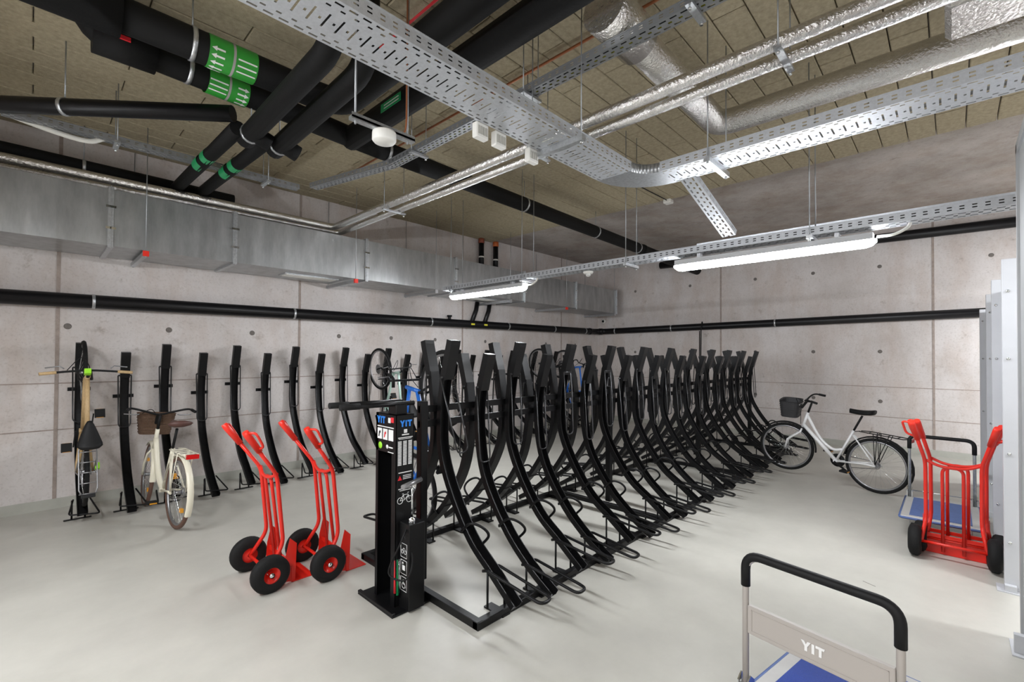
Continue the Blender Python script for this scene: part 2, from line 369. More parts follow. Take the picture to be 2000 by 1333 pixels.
# ------------------------------------------------------------------ bikes
def wheel_parts(par, name, R=.345, tyre=M_RUBBER, w=.020, spokes=28, m=None, disc=False, wall=None):
    """wheel about the local origin, axle along y"""
    h = ob(name, MB().cyl((0, -.04, 0), (0, .04, 0), .018, 10).cyl((0, -.03, 0), (0, -.036, 0), .03, 10).cyl((0, .03, 0), (0, .036, 0), .03, 10).mesh('hub'), par, M_GREYPL)
    pr = [(R-w*1.9, -w*.55), (R-w*1.2, -w*.95), (R-w*.4, -w*.8), (R, -w*.2), (R, w*.2), (R-w*.4, w*.8), (R-w*1.2, w*.95), (R-w*1.9, w*.55)]
    MB().lathe(pr, (0, 0, 0), (0, 1, 0), 44).build('tyre', tyre, h)
    ri = R-w*1.7
    MB().lathe([(ri-.022, -.005), (ri-.016, -.010), (ri, -.012), (ri, .012), (ri-.016, .010), (ri-.022, .005), (ri-.022, -.005)], (0, 0, 0), (0, 1, 0), 44).build('rim', m or M_GREYPL, h)
    sp = MB()
    for k in range(spokes):
        a = 2*PI*k/spokes; b_ = a+(.5 if k % 2 else -.5); s = .032 if (k//2) % 2 else -.032
        sp.tube([(.028*math.cos(b_), s, .028*math.sin(b_)), ((ri-.015)*math.cos(a), 0, (ri-.015)*math.sin(a))], .0013, 3, cap=False)
    sp.build('spokes', M_CHROME, h)
    if disc: MB().lathe([(.02, .03), (.08, .03), (.08, .033), (.02, .033)], (0, 0, 0), (0, 1, 0), 20).build('brake_disc', M_GREYPL, h)
    return h
def bicycle(label, style, fm, M, tyre=M_RUBBER, steer=0., saddle_m=M_BLACKM, basket=None, rack=None, guards=None, grip=M_BLACKM, rim=None, flat=True, group=None):
    R = .345; WB = 1.08
    t = bpy.data.objects.new('bicycle', None); COL.objects.link(t); t.matrix_world = M; t.empty_display_size = .1
    tag(t, label, 'bicycle', group)
    BB = Vector((.45, 0, .29)); ST = Vector((.27, 0, .74)); HT = Vector((.83, 0, .86)); HB = Vector((.88, 0, .68)); FA = Vector((WB, 0, R)); RA = Vector((0, 0, R))
    f = MB(); r = .018 if style != 'wood' else .021
    f.tube([BB, ST], r*.85, 10); f.tube([HT+(HT-HB)*.1, HB-(HT-HB)*.1], r*1.1, 10)
    if style in ('wood', 'sport'):
        f.tube([HB+(HT-HB)*.1, BB], r*1.2, 10); f.tube([HT-(HT-HB)*.2, ST-Vector((0, 0, .04))], r, 10)
    elif style == 'city':                             # one fat swooping tube
        f.tube(catmull([HB+(HT-HB)*.5, (.72, 0, .50), (.58, 0, .35), BB], 5), r*1.5, 12)
    else:                                             # twin tubes, step-through
        f.tube([HB+(HT-HB)*.1, BB], r*1.35, 10)
        f.tube(catmull([HT-(HT-HB)*.1, (.66, 0, .56), (.50, 0, .44), BB+(ST-BB)*.38], 5), r*1.0, 10)
    for s in (-1, 1):
        f.tube([BB+Vector((0, s*.02, 0)), RA+Vector((.1, s*.055, 0)), RA+Vector((0, s*.06, 0))], r*.6, 8)
        f.tube([ST+Vector((0, s*.015, -.06)), RA+Vector((0, s*.06, 0))], r*.5, 8)
    f.cyl(BB+Vector((0, -.035, 0)), BB+Vector((0, .035, 0)), .024, 12)
    F = f.build('frame', fm, t)
    if style == 'trek':
        MB().tube([HB+(BB-HB)*.25+Vector((0, -.026, 0)), HB+(BB-HB)*.62+Vector((0, -.026, 0))], .006, 6).tube([BB+(ST-BB)*.5+Vector((0, -.02, 0)), BB+(ST-BB)*.85+Vector((0, -.02, 0))], .006, 6).build('decal', M_TEAL, F)
    h = wheel_parts(t, 'rear_wheel', R, tyre, m=rim); h.location = RA
    # drive
    MB().lathe([(.03, -.045), (.088, -.045), (.088, -.05), (.03, -.05)], BB, (0, 1, 0), 24).build('chainring', M_BLACKM, t)
    MB().tube([BB+Vector((0, -.047, .087)), RA+Vector((.0, -.047, .035)), RA+Vector((-.035, -.047, 0)), RA+Vector((0, -.047, -.05)), BB+Vector((0, -.047, -.087))], .005, 5).build('chain', M_GREYPL, t)
    for s, a in ((-1, .5), (1, .5+PI)):
        d = Vector((math.cos(a), 0, math.sin(a)))*.17
        c = MB().bar(BB+Vector((0, s*.06, 0)), BB+d+Vector((0, s*.075, 0)), .012, .022).build('crank', M_BLACKM, t)
        pc = BB+d+Vector((0, s*.125, 0))
        MB().box(pc-Vector((.045, .042, .012)), pc+Vector((.045, .042, .012))).build('pedal', M_BLACKM, c)
        MB().box(pc-Vector((.048, .03, .006)), pc+Vector((.048, .03, .006))).build('reflector', M_AMBER, c)
    # saddle
    top = ST+(ST-BB).normalized()*.22
    MB().tube([ST-(ST-BB).normalized()*.05, top], .013, 8).build('seatpost', M_BLACKM if style != 'sport' else M_GREYPL, t)
    sd = MB(); nseg = 10; vs = []; wd = .085 if style in ('wood', 'sport') else .105
    for i in range(nseg+1):
        u = i/nseg; x = top.x-.13+u*.27; ww = wd*(1-u)**.8*(1 if u > .12 else .55+u*3.7)+.018; zt = top.z+.045+.018*(1-u)**2-.008*math.sin(u*PI)
        vs += [(x, ww*math.cos(q), zt+.006+(.026*math.sin(q) if math.sin(q) > 0 else .036*math.sin(q))) for q in [2*PI*j/10 for j in range(10)]]
    sd.add(vs, [(i*10+j, i*10+(j+1) % 10, (i+1)*10+(j+1) % 10, (i+1)*10+j) for i in range(nseg) for j in range(10)]+[tuple(range(9, -1, -1)), tuple(nseg*10+j for j in range(10))], True)
    sd.build('saddle', saddle_m, t)
    # steering assembly, turned about the head axis
    ax = (HT-HB).normalized(); SM = Matrix.Translation(HB) @ Matrix.Rotation(steer, 4, ax) @ Matrix.Translation(-HB)
    fk = MB(); cr = HB-ax*.04
    for s in (-1, 1): fk.tube([cr+Vector((0, s*.02, 0)), cr+Vector((.012, s*.05, -.04)), FA+Vector((-.02, s*.052, .12)), FA+Vector((0, s*.052, 0))], .012, 8)
    fk.xf(SM).build('fork', fm if style in ('city', 'trek') else M_BLACKM, t)
    h = wheel_parts(t, 'front_wheel', R, tyre, m=rim, disc=style == 'sport'); h.matrix_local = SM @ Matrix.Translation(FA)
    sb = HT+ax*(.06 if style in ('sport', 'wood') else .17)
    st = MB().tube([HT, sb, sb+Vector((.06, 0, .01))], .014, 8)
    c0 = sb+Vector((.06, 0, .01))
    if style in ('city', 'trek'):
        bar = catmull([c0+Vector((-.17, -.30, .045)), c0+Vector((-.05, -.25, .065)), c0+Vector((0, -.12, .03)), c0, c0+Vector((0, .12, .03)), c0+Vector((-.05, .25, .065)), c0+Vector((-.17, .30, .045))], 5)
    elif style == 'sport':
        bar = fillet([c0+Vector((.0, -.21, -.14)), c0+Vector((.09, -.21, -.10)), c0+Vector((.07, -.20, 0)), c0+Vector((0, -.19, 0)), c0+Vector((0, .19, 0)), c0+Vector((.07, .20, 0)), c0+Vector((.09, .21, -.10)), c0+Vector((.0, .21, -.14))], .04, 4)
    else: bar = catmull([c0+Vector((-.035, -.34, .01)), c0+Vector((-.01, -.15, .0)), c0, c0+Vector((-.01, .15, 0)), c0+Vector((-.035, .34, .01))], 5)
    st.tube(bar, .011, 8)
    hb = st.xf(SM).build('handlebar', M_BLACKM, t)
    for e in (bar[:4], bar[-4:]):
        if style == 'wood': e = e[:]; 
        MB().tube(e, .016, 8).xf(SM).build('grip', grip, hb)
    for s in (-1, 1):
        MB().tube([c0+Vector((.02, s*.17, .0)), c0+Vector((.05, s*.20, -.01)), c0+Vector((.03, s*.30, .0))], .006, 6).xf(SM).build('brake_lever', M_GREYPL, hb)
    MB().tube(catmull([c0+Vector((.0, .15, .01)), c0+Vector((.12, .05, .04)), c0+Vector((.08, -.02, -.12)), HB+Vector((.03, 0, .02))], 5), .004, 5).xf(SM).build('brake_cable', M_BLACKM, hb)
    if guards:
        for nm, c, a0, a1 in (('rear_mudguard', RA, .15, 3.6), ('front_mudguard', FA, .9, 3.2)):
            g = MB(); vs = []; n = 16
            for i in range(n+1):
                a = a0+(a1-a0)*i/n
                for dy, dr in ((-.028, -.012), (-.018, .004), (.018, .004), (.028, -.012)):
                    rr = R+.022+dr; vs.append(c+Vector((rr*math.cos(a), dy, rr*math.sin(a))))
            g.add(vs, [(i*4+j, i*4+j+1, (i+1)*4+j+1, (i+1)*4+j) for i in range(n) for j in range(3)], True)
            if c is FA: g.xf(SM)
            g.build(nm, guards, t)
    if rack:
        g = MB(); z = R*2+.055
        for s in (-1, 1):
            g.tube([(.20, s*.03, z), (.12, s*.065, z+.005), (-.26, s*.065, z), (-.30, s*.05, z+.01)], .006, 6)
            for x in (.02, -.10, .06): g.tube([(x-.02, s*.065, z), (0, s*.068, R+.02)], .005, 6)
        for x in (.1, 0, -.1, -.2, -.30): g.tube([(x, -.065, z), (x, .065, z)], .005, 6)
        g.tube([(.2, 0, z), (.27, 0, z-.02)], .005, 6)
        g.build('luggage_rack', rack, t)
        MB().box((-.335, -.05, z-.03), (-.305, .05, z+.01)).build('tail_light', M_REFRED if style != 'wood' else M_BLACKM, t)
    if basket:
        bx = MB(); c = c0+Vector((.19, 0, -.12)); W, D, H = .17, .13, .22; n = 20
        def ringp(k, sc, z): return [c+Vector((D*sc*math.copysign(abs(math.cos(q))**.5, math.cos(q)), W*sc*math.copysign(abs(math.sin(q))**.5, math.sin(q)), z)) for q in [2*PI*j/n for j in range(n)]]
        lv = [(.82, -H/2), (.88, -H/6), (.95, H/6), (1.0, H/2), (1.04, H/2+.012), (.97, H/2), (.92, H/6), (.80, -H/2+.01)]
        vs = []; [vs.extend(ringp(0, a, z)) for a, z in lv]
        m_ = len(lv); bx.add(vs, [(i*n+j, i*n+(j+1) % n, (i+1)*n+(j+1) % n, (i+1)*n+j) for i in range(m_-1) for j in range(n)]+[tuple(reversed(range(n)))]+[tuple((m_-1)*n+j for j in range(n))])
        bo = bx.xf(SM).build('basket', basket, t)
        rr = MB()
        for k in range(7):
            z = -H/2+.02+k*(H-.03)/6; sc = .84+.16*k/6
            rr.tube([SM @ p for p in ringp(0, sc*1.012, z)], .004, 4, closed=True)
        rr.build('weave_band', basket, bo)
        MB().bar(c+Vector((-.13, 0, .02)), c0+Vector((0, 0, 0)), .05, .03).xf(SM).build('basket_bracket', M_BLACKM, t)
    if style == 'city':
        for k in range(2):
            for c in (RA, FA):
                a = .8+k*PI; p = c+Vector((math.cos(a)*.2, 0, math.sin(a)*.2)); q = MB().box(p-Vector((.025, .012, .018)), p+Vector((.025, .012, .018)))
                if c is FA: q.xf(SM)
                q.build('spoke_reflector', M_AMBER, t)
    return t
def upright(rear, ang, lift=0., lean=0.):
    fwd = Vector((math.cos(ang), math.sin(ang), lift)).normalized(); side = Vector((-math.sin(ang), math.cos(ang), 0)); upz = fwd.cross(side)
    M = Matrix(((fwd.x, side.x, upz.x, rear[0]), (fwd.y, side.y, upz.y, rear[1]), (fwd.z, side.z, upz.z, rear[2]), (0, 0, 0, 1)))
    return M @ Matrix.Rotation(lean, 4, 'X')
def hung(x, y, z, lean, s=1):                         # wheels towards +y*s, front wheel up; (y,z) rear axle
    f = Vector((0, s*math.sin(lean), math.cos(lean))); u = Vector((0, -s*math.cos(lean), math.sin(lean))); sd = u.cross(f)
    M = Matrix(((f.x, sd.x, u.x, 0), (f.y, sd.y, u.y, 0), (f.z, sd.z, u.z, 0), (0, 0, 0, 1)))
    return Matrix.Translation((x, y, z)) @ M @ Matrix.Translation((0, 0, -.345))
bicycle('white step-through bike with black wire basket standing beside the double rack', 'trek', M_BWHITE, upright((7.38, .71, 0), math.radians(77), .07, -.03), basket=M_MESH, rack=M_BLACKM, guards=M_BLACKM, steer=.25)
bicycle('cream city bike with brown wicker basket leaning at the wall racks', 'city', M_CREAM, upright((.985, 5.47, 0), math.radians(95), 0, .06), tyre=M_TYRE_CR, basket=M_WICKER, rack=M_CREAM, guards=M_CREAM, saddle_m=M_BROWN, steer=-.12)
wb = bicycle('wooden-framed bike hung nose up on a wall rack with cork grips', 'wood', M_WOOD, hung(.385, 6.36, .50, math.radians(23)), grip=M_WOOD, rack=M_GREYPL)
MB().box((-.03, -.10, .50), (.03, -.065, .56)).build('lime_clip', M_LIME, wb); MB().box((.82, -.02, .93), (.87, .03, .99)).build('headset_light', M_LIME, wb)
bicycle('mint and blue drop-bar bike hung on a wall rack behind the repair station', 'sport', M_MINT, hung(3.975, 6.40, .47, math.radians(22)), steer=.08)
bb = bicycle('blue drop-bar bike hung in the second back channel of the double rack', 'sport', M_BIKEBL, hung(2.534, 3.70, .42, math.radians(24), -1))
bicycle('dark bike hung on a wall rack in the far corner', 'wood', M_BLACKM, hung(8.02, 6.40, .52, math.radians(20)), steer=.15)
bicycle('black bike with blue frame parts hung beside the dark corner bike', 'sport', M_BIKEBL, hung(8.785, 6.40, .50, math.radians(20)), steer=-.2)
# ------------------------------------------------------------------ hand trucks
def hand_truck(label, loc, rz=0, group=None):
    t = thing('hand_truck', label, 'hand truck', loc, rz, group)
    for s in (-1, 1):
        y = s*.172
        MB().tube(fillet([(0, s*.20, .13), (.11, y, .30), (.06, y, .81), (-.13, s*.235, 1.09)], .06, 5), .0145, 10).build('side_tube', M_RED, t)
        g = MB().tube([(-.075, s*.217, 1.01), (-.165, s*.248, 1.143), (-.18, s*.252, 1.165)], [.022, .025, .021], 10)
        g.tube(fillet([(-.165, s*.25, 1.155), (-.13, s*.315, 1.16), (-.07, s*.29, 1.05), (-.085, s*.222, 1.03)], .03, 4), .009, 7)
        g.build('hand_grip', M_REDP, t)
        w_ = MB().lathe([(.055, -.04), (.085, -.045), (.115, -.035), (.13, -.02), (.13, .02), (.115, .035), (.085, .045), (.055, .04)], (0, s*.24, .13), (0, 1, 0), 30).build('wheel', M_RUBBER, t)
        MB().lathe([(.015, -.03*s-.005), (.05, -.02), (.08, -.035), (.083, 0), (.08, .035), (.05, .02), (.015, .03)], (0, s*.24, .13), (0, 1, 0), 24).build('wheel_hub', M_RED, w_)
        MB().lathe([(.018, 0), (.018, s*.012), (0, s*.014)], (0, s*.27, .13), (0, 1, 0), 12).build('axle_cap', M_CHROME, w_)
        MB().prism([(.11, .02), (.19, .0), (.20, .28), (.15, .33), (.12, .20)], (0, s*.19, 0), (1, 0, 0), (0, 0, 1), (0, s*.004, 0)).build('side_plate', M_RED, t)
    MB().cyl((0, -.25, .13), (0, .25, .13), .012, 10).build('axle', M_RED, t)
    MB().tube(fillet([(.145, -.065, .03), (.055, -.065, .775), (.055, .065, .775), (.145, .065, .03)], .06, 6), .0125, 10).build('centre_loop', M_RED, t)
    MB().tube(catmull([(.06, -.172, .82), (.045, -.09, .785), (.04, 0, .775), (.045, .09, .785), (.06, .172, .82)], 4), .012, 8).build('cross_bar', M_RED, t)
    MB().bar((.14, -.2, .16), (.14, .2, .16), .012, .03).build('lower_cross_bar', M_RED, t)
    MB().box((.165, -.20, .002), (.33, .20, .008)).box((.162, -.20, .002), (.168, .20, .12)).build('toe_plate', M_RED, t)
    return t
hand_truck('red hand truck with black tyres standing nearer the wall bikes', (1.20, 3.765, 0))
hand_truck('red hand truck with black tyres beside the black repair station', (1.565, 3.64, 0))
hand_truck('red hand truck parked at the white partition, front one of a nested pair', (5.32, .0, 0))
hand_truck('red hand truck nested against the platform truck by the partition', (5.47, -.03, 0))
# ------------------------------------------------------------------ platform trucks
def platform_truck(label, loc, rz, L, W, hz, mat_m, posts_m, panel):
    t = thing('platform_truck', label, 'platform truck', loc, rz)          # origin: middle of the handle end, deck along +x
    MB().cbox((-.06, -W/2-.03, .165), (L, W/2+.03, .198), .008).build('deck', M_GREYD, t)
    MB().box((.03, -W/2+.035, .198), (L-.06, W/2-.035, .203)).build('deck_mat', mat_m, t)
    e = MB(); z = .182
    e.tube(fillet([(-.062, -W/2-.033, z), (L+.003, -W/2-.033, z), (L+.003, W/2+.033, z), (-.062, W/2+.033, z), (-.062, -W/2-.033, z)], .03, 4), .012, 6); e.build('bumper', M_BLUEF, t)
    h = MB().tube(fillet([(0, -W/2, .20), (0, -W/2, hz), (0, W/2, hz), (0, W/2, .20)], .09, 8), .0135, 12).build('handle', posts_m, t)
    pth = fillet([(0, -W/2, hz-.14), (0, -W/2, hz), (0, W/2, hz), (0, W/2, hz-.14)], .09, 8)
    MB().tube(pth, .019, 12).build('grip_sleeve', M_BLACKM, h)
    for s in (-1, 1):
        g = MB()
        for d in (-.02, .02): g.prism([(-.035, 0), (.035, 0), (.03, .08), (.0, .105), (-.03, .08)], (0, s*W/2+d-.003, .198), (1, 0, 0), (0, 0, 1), (0, .006, 0))
        g.cyl((0, s*W/2-.03, .26), (0, s*W/2+.03, .26), .008, 8); g.build('hinge', M_CHROME, h)
    if not panel: MB().cyl((0, -W/2, .27), (0, W/2, .27), .006, 8).build('release_bar', M_CHROME, t)
    if panel:
        p = MB().cbox((-.012, -W/2+.013, .49), (.012, W/2-.013, .612), .003)
        p = p.build('handle_panel', M_TAUPE, t)
        q = MB()
        for a, b in (((-.0145, -W/2+.03, .505), (-.012, W/2-.03, .508)), ((-.0145, -W/2+.03, .594), (-.012, W/2-.03, .597)), ((-.0145, -W/2+.03, .505), (-.012, -W/2+.033, .597)), ((-.0145, W/2-.033, .505), (-.012, W/2-.03, .597))): q.box(a, b)
        q.build('panel_rim', M_TAUPE, p)
        text('lettering', 'YIT', .048, p, M_LETTER, frame((-.0135, 0, .552), (0, -1, 0), (0, 0, 1)))
    for x in (.08, L-.1):
        for s in (-1, 1):
            y = s*(W/2-.06)
            c = MB().lathe([(.02, -.016), (.045, -.018), (.058, -.012), (.058, .012), (.045, .018), (.02, .016)], (x, y, .058), (0, 1, 0), 20).build('castor', M_RUBBER, t)
            MB().bar((x, y-.024, .05), (x+.02, y-.024, .16), .004, .05).bar((x, y+.024, .05), (x+.02, y+.024, .16), .004, .05).box((x-.03, y-.04, .155), (x+.06, y+.04, .165)).build('castor_fork', M_GALV, c)
    return t
platform_truck('taupe-handled platform truck with bright blue deck mat and lettered panel', (2.155, .40, 0), math.radians(-10), .76, .54, .83, M_BLUE, M_TAUPE, True)
platform_truck('platform truck with faded blue deck behind the red hand trucks', (6.62, .09, 0), PI, .84, .50, .86, M_BLUEF, M_GALV, False)
# ------------------------------------------------------------------ repair station
t = thing('repair_station', 'black bike repair station with pump and printed instructions', 'repair station', (1.635, 2.63, 0))
bx, by = 1.70-1.635, 2.70-2.63; W, D, H = .14, .26, 1.295
MB().cbox((-.01, -.02, 0), (.30, .43, .012), .003).cbox((-.01, -.02, .012), (.015, .43, .03)).build('base_plate', M_BLACK, t)
c = MB(); w_ = .004                                       # column as folded sheet, open slot on the -x side
c.box((bx, by, .01), (bx+W, by+w_, H)); c.box((bx+W-w_, by, .01), (bx+W, by+D, H)); c.box((bx, by+D-w_, .01), (bx+W, by+D, H))
c.box((bx, by, .01), (bx+w_, by+.055, H)); c.box((bx, by+D-.03, .01), (bx+w_, by+D, H)); c.box((bx, by+.05, 1.03), (bx+w_, by+D, H)); c.box((bx, by, H-w_), (bx+W, by+D, H))
col = c.build('column', M_BLACK, t)
MB().cbox((bx+.01, by+.02, H), (bx+.10, by+.12, H+.07), .004).build('arm_mount', M_BLACK, t)
for k, y in enumerate((by+.05, by+.20)):
    a = MB().cyl((bx-.36, y, H+.075), (bx+.17, y, H+.07), .017, 14).build('holding_arm', M_BLACK, t)
    MB().cyl((bx-.37, y, H+.075), (bx-.24, y, H+.0745), .0205, 14).build('arm_sleeve', M_RUBBER, a)
pb = MB().cbox((bx+.03, by-.12, .012), (bx+.155, by-.0, .58), .004).build('pump_box', M_BLACK, t)
MB().lathe([(.024, 0), (.024, .02), (.01, .025), (.01, .03)], (bx+.09, by-.06, .58), (0, 0, 1), 16).cyl((bx+.09, by-.06, .6), (bx+.09, by-.06, .83), .007, 8).build('pump_rod', M_CHROME, pb)
MB().cyl((bx+.0, by-.085, .83), (bx+.18, by-.03, .84), .017, 12).build('pump_handle', M_GREYPL, pb)
MB().tube(catmull([(bx+.06, by-.07, .575), (bx-.02, by-.10, .48), (bx-.06, by-.02, .27), (bx+.0, by-.13, .24), (bx+.05, by-.13, .36), (bx+.03, by-.06, .50)], 6), .006, 7).build('pump_hose', M_BLACKM, t)
for k, (m, dx) in enumerate(((M_LRED, 0), (M_GREEN2, .02), (M_CHROME, .035))):
    MB().tube([(bx-.01+dx, by-.012, .33), (bx-.014+dx, by-.02, .20), (bx-.012+dx, by-.02, .12-.02*k)], [.003, .006, .009 if k < 2 else .004], 7).build('tool_cable', m, t)
# prints: left face (-x side) and front face (-y side)
FL = lambda y, z: frame((bx-.0012, y, z), (0, -1, 0), (0, 0, 1)); FF = lambda x, z: frame((x, by-.0012, z), (1, 0, 0), (0, 0, 1))
text('lettering', 'YIT', .062, col, M_LBLUE, FL(by+.19, H-.045)); text('lettering', 'YIT', .055, col, M_LBLUE, FF(bx+.075, H-.06))
def flat(name, m, rects, face):
    q = MB()
    for a, b, z0, z1 in rects:
        if face == 'L': q.box((bx-.002, a, z0), (bx, b, z1))
        else: q.box((a, by-.002, z0), (b, by, z1))
    return q.build(name, m, col)
flat('emblem', M_LETTER, [(by+.07, by+.10, H-.06, H-.025)], 'L'); flat('emblem', M_LRED, [(by+.03, by+.065, H-.055, H-.02)], 'L')
flat('print_line', M_LETTER, [(by+.03, by+.24, H-.095, H-.088)], 'L')
for k in range(3):
    p = flat('pictogram', M_LETTER, [(by+.035+k*.072, by+.093+k*.072, H-.18, H-.105)], 'L')
    if k: q = MB().prism([(.0, 0), (.012, 0), (.018, .022), (.03, .03), (.022, .045), (.008, .035)], (bx-.0025, by+.08+k*.072, H-.165), (0, -1, 0), (0, 0, 1), (-.0005, 0, 0)).build('pictogram_figure', M_LRED if k == 1 else M_BLACKM, col)
MB().lathe([(.0, 0), (.024, 0), (.024, .002), (0, .002)], (bx, by+.20, H-.225), (-1, 0, 0), 18).build('green_dot', M_LIME, col)
MB().lathe([(.0, 0), (.014, 0), (.014, .002), (0, .002)], (bx, by+.11, H-.225), (-1, 0, 0), 14).build('white_dot', M_LETTER, col)
flat('print_line', M_LETTER, [(by+.04, by+.09, H-.23, H-.222), (by+.03, by+.10, H-.262, H-.257)], 'L')
flat('emblem', M_LETTER, [(bx+.06, bx+.085, H-.125, H-.10), (bx+.045, bx+.10, H-.14, H-.132)], 'F')
flat('print_line', M_LETTER, [(bx+.015, bx+.13, H-.158, H-.153), (bx+.02, bx+.12, H-.166, H-.163)], 'F')
tb = []
for k in range(3): tb += [(bx+.014+k*.041, bx+.042+k*.041, H-.185-j*.0098, H-.179-j*.0098) for j in range(17)]
tag(flat('instruction_rows', M_LETTER, tb, 'F'), kind='stuff')
flat('print_line', M_LETTER, [(bx+.02, bx+.125, H-.395, H-.389), (bx+.02, bx+.125, H-.505, H-.499), (bx+.03, bx+.115, H-.516, H-.511)], 'F')
flat('print_line', M_LETTER, [(bx+.055, bx+.12, H-.416-.011*k, H-.412-.011*k) for k in range(3)], 'F')
MB().prism([(0, 0), (.032, 0), (.016, .03)], (bx+.015, by, H-.442), (1, 0, 0), (0, 0, 1), (0, -.002, 0)).build('warning_triangle', M_LRED, col)
def ring2(q, cx, cz, r, y): q.tube([(cx+r*math.cos(a), y, cz+r*math.sin(a)) for a in [2*PI*k/16 for k in range(16)]], .0022, 4, closed=True)
q = MB(); cx, cz = bx+.07, H-.58
ring2(q, cx-.036, cz, .021, by-.002); ring2(q, cx+.036, cz, .021, by-.002)
for a, b in (((-.036, 0), (-.012, .035)), ((-.012, .035), (.026, .035)), ((.026, .035), (.036, 0)), ((-.012, .035), (-.002, 0)), ((-.002, 0), (.028, .03)), ((-.036, 0), (-.002, 0)), ((-.02, .043), (-.008, .043)), ((.022, .045), (.032, .047))): q.tube([(cx+a[0], by-.002, cz+a[1]), (cx+b[0], by-.002, cz+b[1])], .0022, 4)
q.build('bicycle_symbol', M_LETTER, col)
for k, z in enumerate((.40, .29, .18)):                   # three framed symbols on the pump box's -x side
    q = MB(); x_ = bx+.0285
    for a, b in (((by-.095, z-.045), (by-.025, z-.045)), ((by-.025, z-.045), (by-.025, z+.045)), ((by-.025, z+.045), (by-.095, z+.045)), ((by-.095, z+.045), (by-.095, z-.045))): q.tube([(x_, a[0], a[1]), (x_, b[0], b[1])], .0016, 4)
    if k == 0:
        for d in (-.016, .016): q.tube([(x_, by-.06+d+.013*math.cos(a), z-.008+.013*math.sin(a)) for a in [2*PI*j/12 for j in range(12)]], .0018, 4, closed=True)
        q.tube([(x_, by-.044, z-.008), (x_, by-.056, z+.016), (x_, by-.076, z+.012)], .0018, 4)
    elif k == 1: q.box((x_-.001, by-.075, z-.02), (x_+.001, by-.045, z+.012)); q.lathe([(0, 0), (.008, 0), (.008, .001), (0, .001)], (x_, by-.05, z+.026), (-1, 0, 0), 10)
    else:
        q.tube([(x_, by-.06+.018*math.cos(a), z-.01+.018*math.sin(a)) for a in [2*PI*j/14 for j in range(14)]], .002, 4, closed=True); q.tube([(x_, by-.055, z+.028), (x_, by-.055, z), (x_, by-.075, z-.002), (x_, by-.082, z-.022)], .002, 4)
    q.build('pictogram_tile', M_LETTER, pb)
# ------------------------------------------------------------------ cable trays
def perforated(L, W, kind):
    """plate in the xy plane (0..L, -W/2..W/2) with real slots"""
    per = .062; q = MB(); n = max(1, int(L/per))
    if kind == 'big':
        cuts = [-.5, -.455, -.415, -.345, -.305, -.17, -.03, .03, .17, .305, .345, .415, .455, .5]
        hole = lambda k, j: (k in (1, 11) and j in (1, 2, 3)) or (k in (3, 9) and j in (0, 4)) or (k in (5, 6, 7) and j == 2) or (k == 6 and j == 0)
    else:
        cuts = [-.5, -.36, -.24, -.07, .07, .24, .36, .5]
        hole = lambda k, j: (k in (1, 5) and j in (1, 2, 3)) or (k == 3 and j in (0, 4))
    xs_ = [0, .18, .42, .58, .82, 1.0]; yv = [c*W for c in cuts]
    for i in range(n):
        for j in range(len(xs_)-1):
            for k in range(len(yv)-1):
                if not hole(k, j):
                    x0_, x1_ = (i+xs_[j])*per, (i+xs_[j+1])*per
                    q.add([(x0_, yv[k], 0), (x1_, yv[k], 0), (x1_, yv[k+1], 0), (x0_, yv[k+1], 0)], [(0, 1, 2, 3)])
    return q, n*per
def rail(L, H, dbl):
    per = .062; q = MB(); n = int(L/per); zc = [0, .30, .42, .58, .70, 1.0] if dbl else [0, .42, .58, 1.0]
    for i in range(n):
        for j, (u, v) in enumerate(((0, .3), (.3, .7), (.7, 1))):
            for k in range(len(zc)-1):
                if j == 1 and (k in (1, 3) if dbl else k == 1): continue
                q.add([((i+u)*per, 0, zc[k]*H), ((i+v)*per, 0, zc[k]*H), ((i+v)*per, 0, zc[k+1]*H), ((i+u)*per, 0, zc[k+1]*H)], [(0, 1, 2, 3)])
    q.box((0, -.004, H-.004), (n*per, .004, H)); return q
def thick(o, t=.0016):
    m = o.modifiers.new('sheet', 'SOLIDIFY'); m.thickness = t; m.offset = 0
def tray(label, p, rz, L, W, H, kind='big', rots=None, group=None, m=None, cables=0):
    m = m or M_TRAY
    t = thing('cable_tray', label, 'cable tray', p, rz, group)
    if rots: t.rotation_euler = rots
    q, LL = perforated(L, W, kind); thick(q.build('tray_floor', m, t))
    for s in (-1, 1):
        r_ = rail(L, H, True).build('side_rail', m, t); r_.location = (0, s*W/2, 0); thick(r_)
    for k in range(cables): MB().tube([(.05, -W/2+.03+k*(W-.06)/max(1, cables-1), .028), (L*.5, -W/2+.032+k*(W-.064)/max(1, cables-1), .03), (L-.1, -W/2+.03+k*(W-.06)/max(1, cables-1), .028)], .024, 7).build('cable', M_BLACKM, t)
    return t
ZT = 3.13
t1 = tray('wide perforated steel cable tray running overhead to the curved corner piece', (-.3, 1.925, ZT), 0, 3.50, .296, .072)
t2 = tray('wide perforated steel cable tray below the large foil duct', (3.475, 1.62, ZT), -PI/2, 3.4, .296, .072)
t = thing('tray_bend', 'curved galvanised corner piece joining the two wide cable trays', 'cable tray', (3.17, 1.62, ZT))
q = MB(); qi = MB(); qo = MB(); n = 10                  # centre of curvature at inner (near) corner
ci = (3.17-3.17, 1.777-1.62-.16)
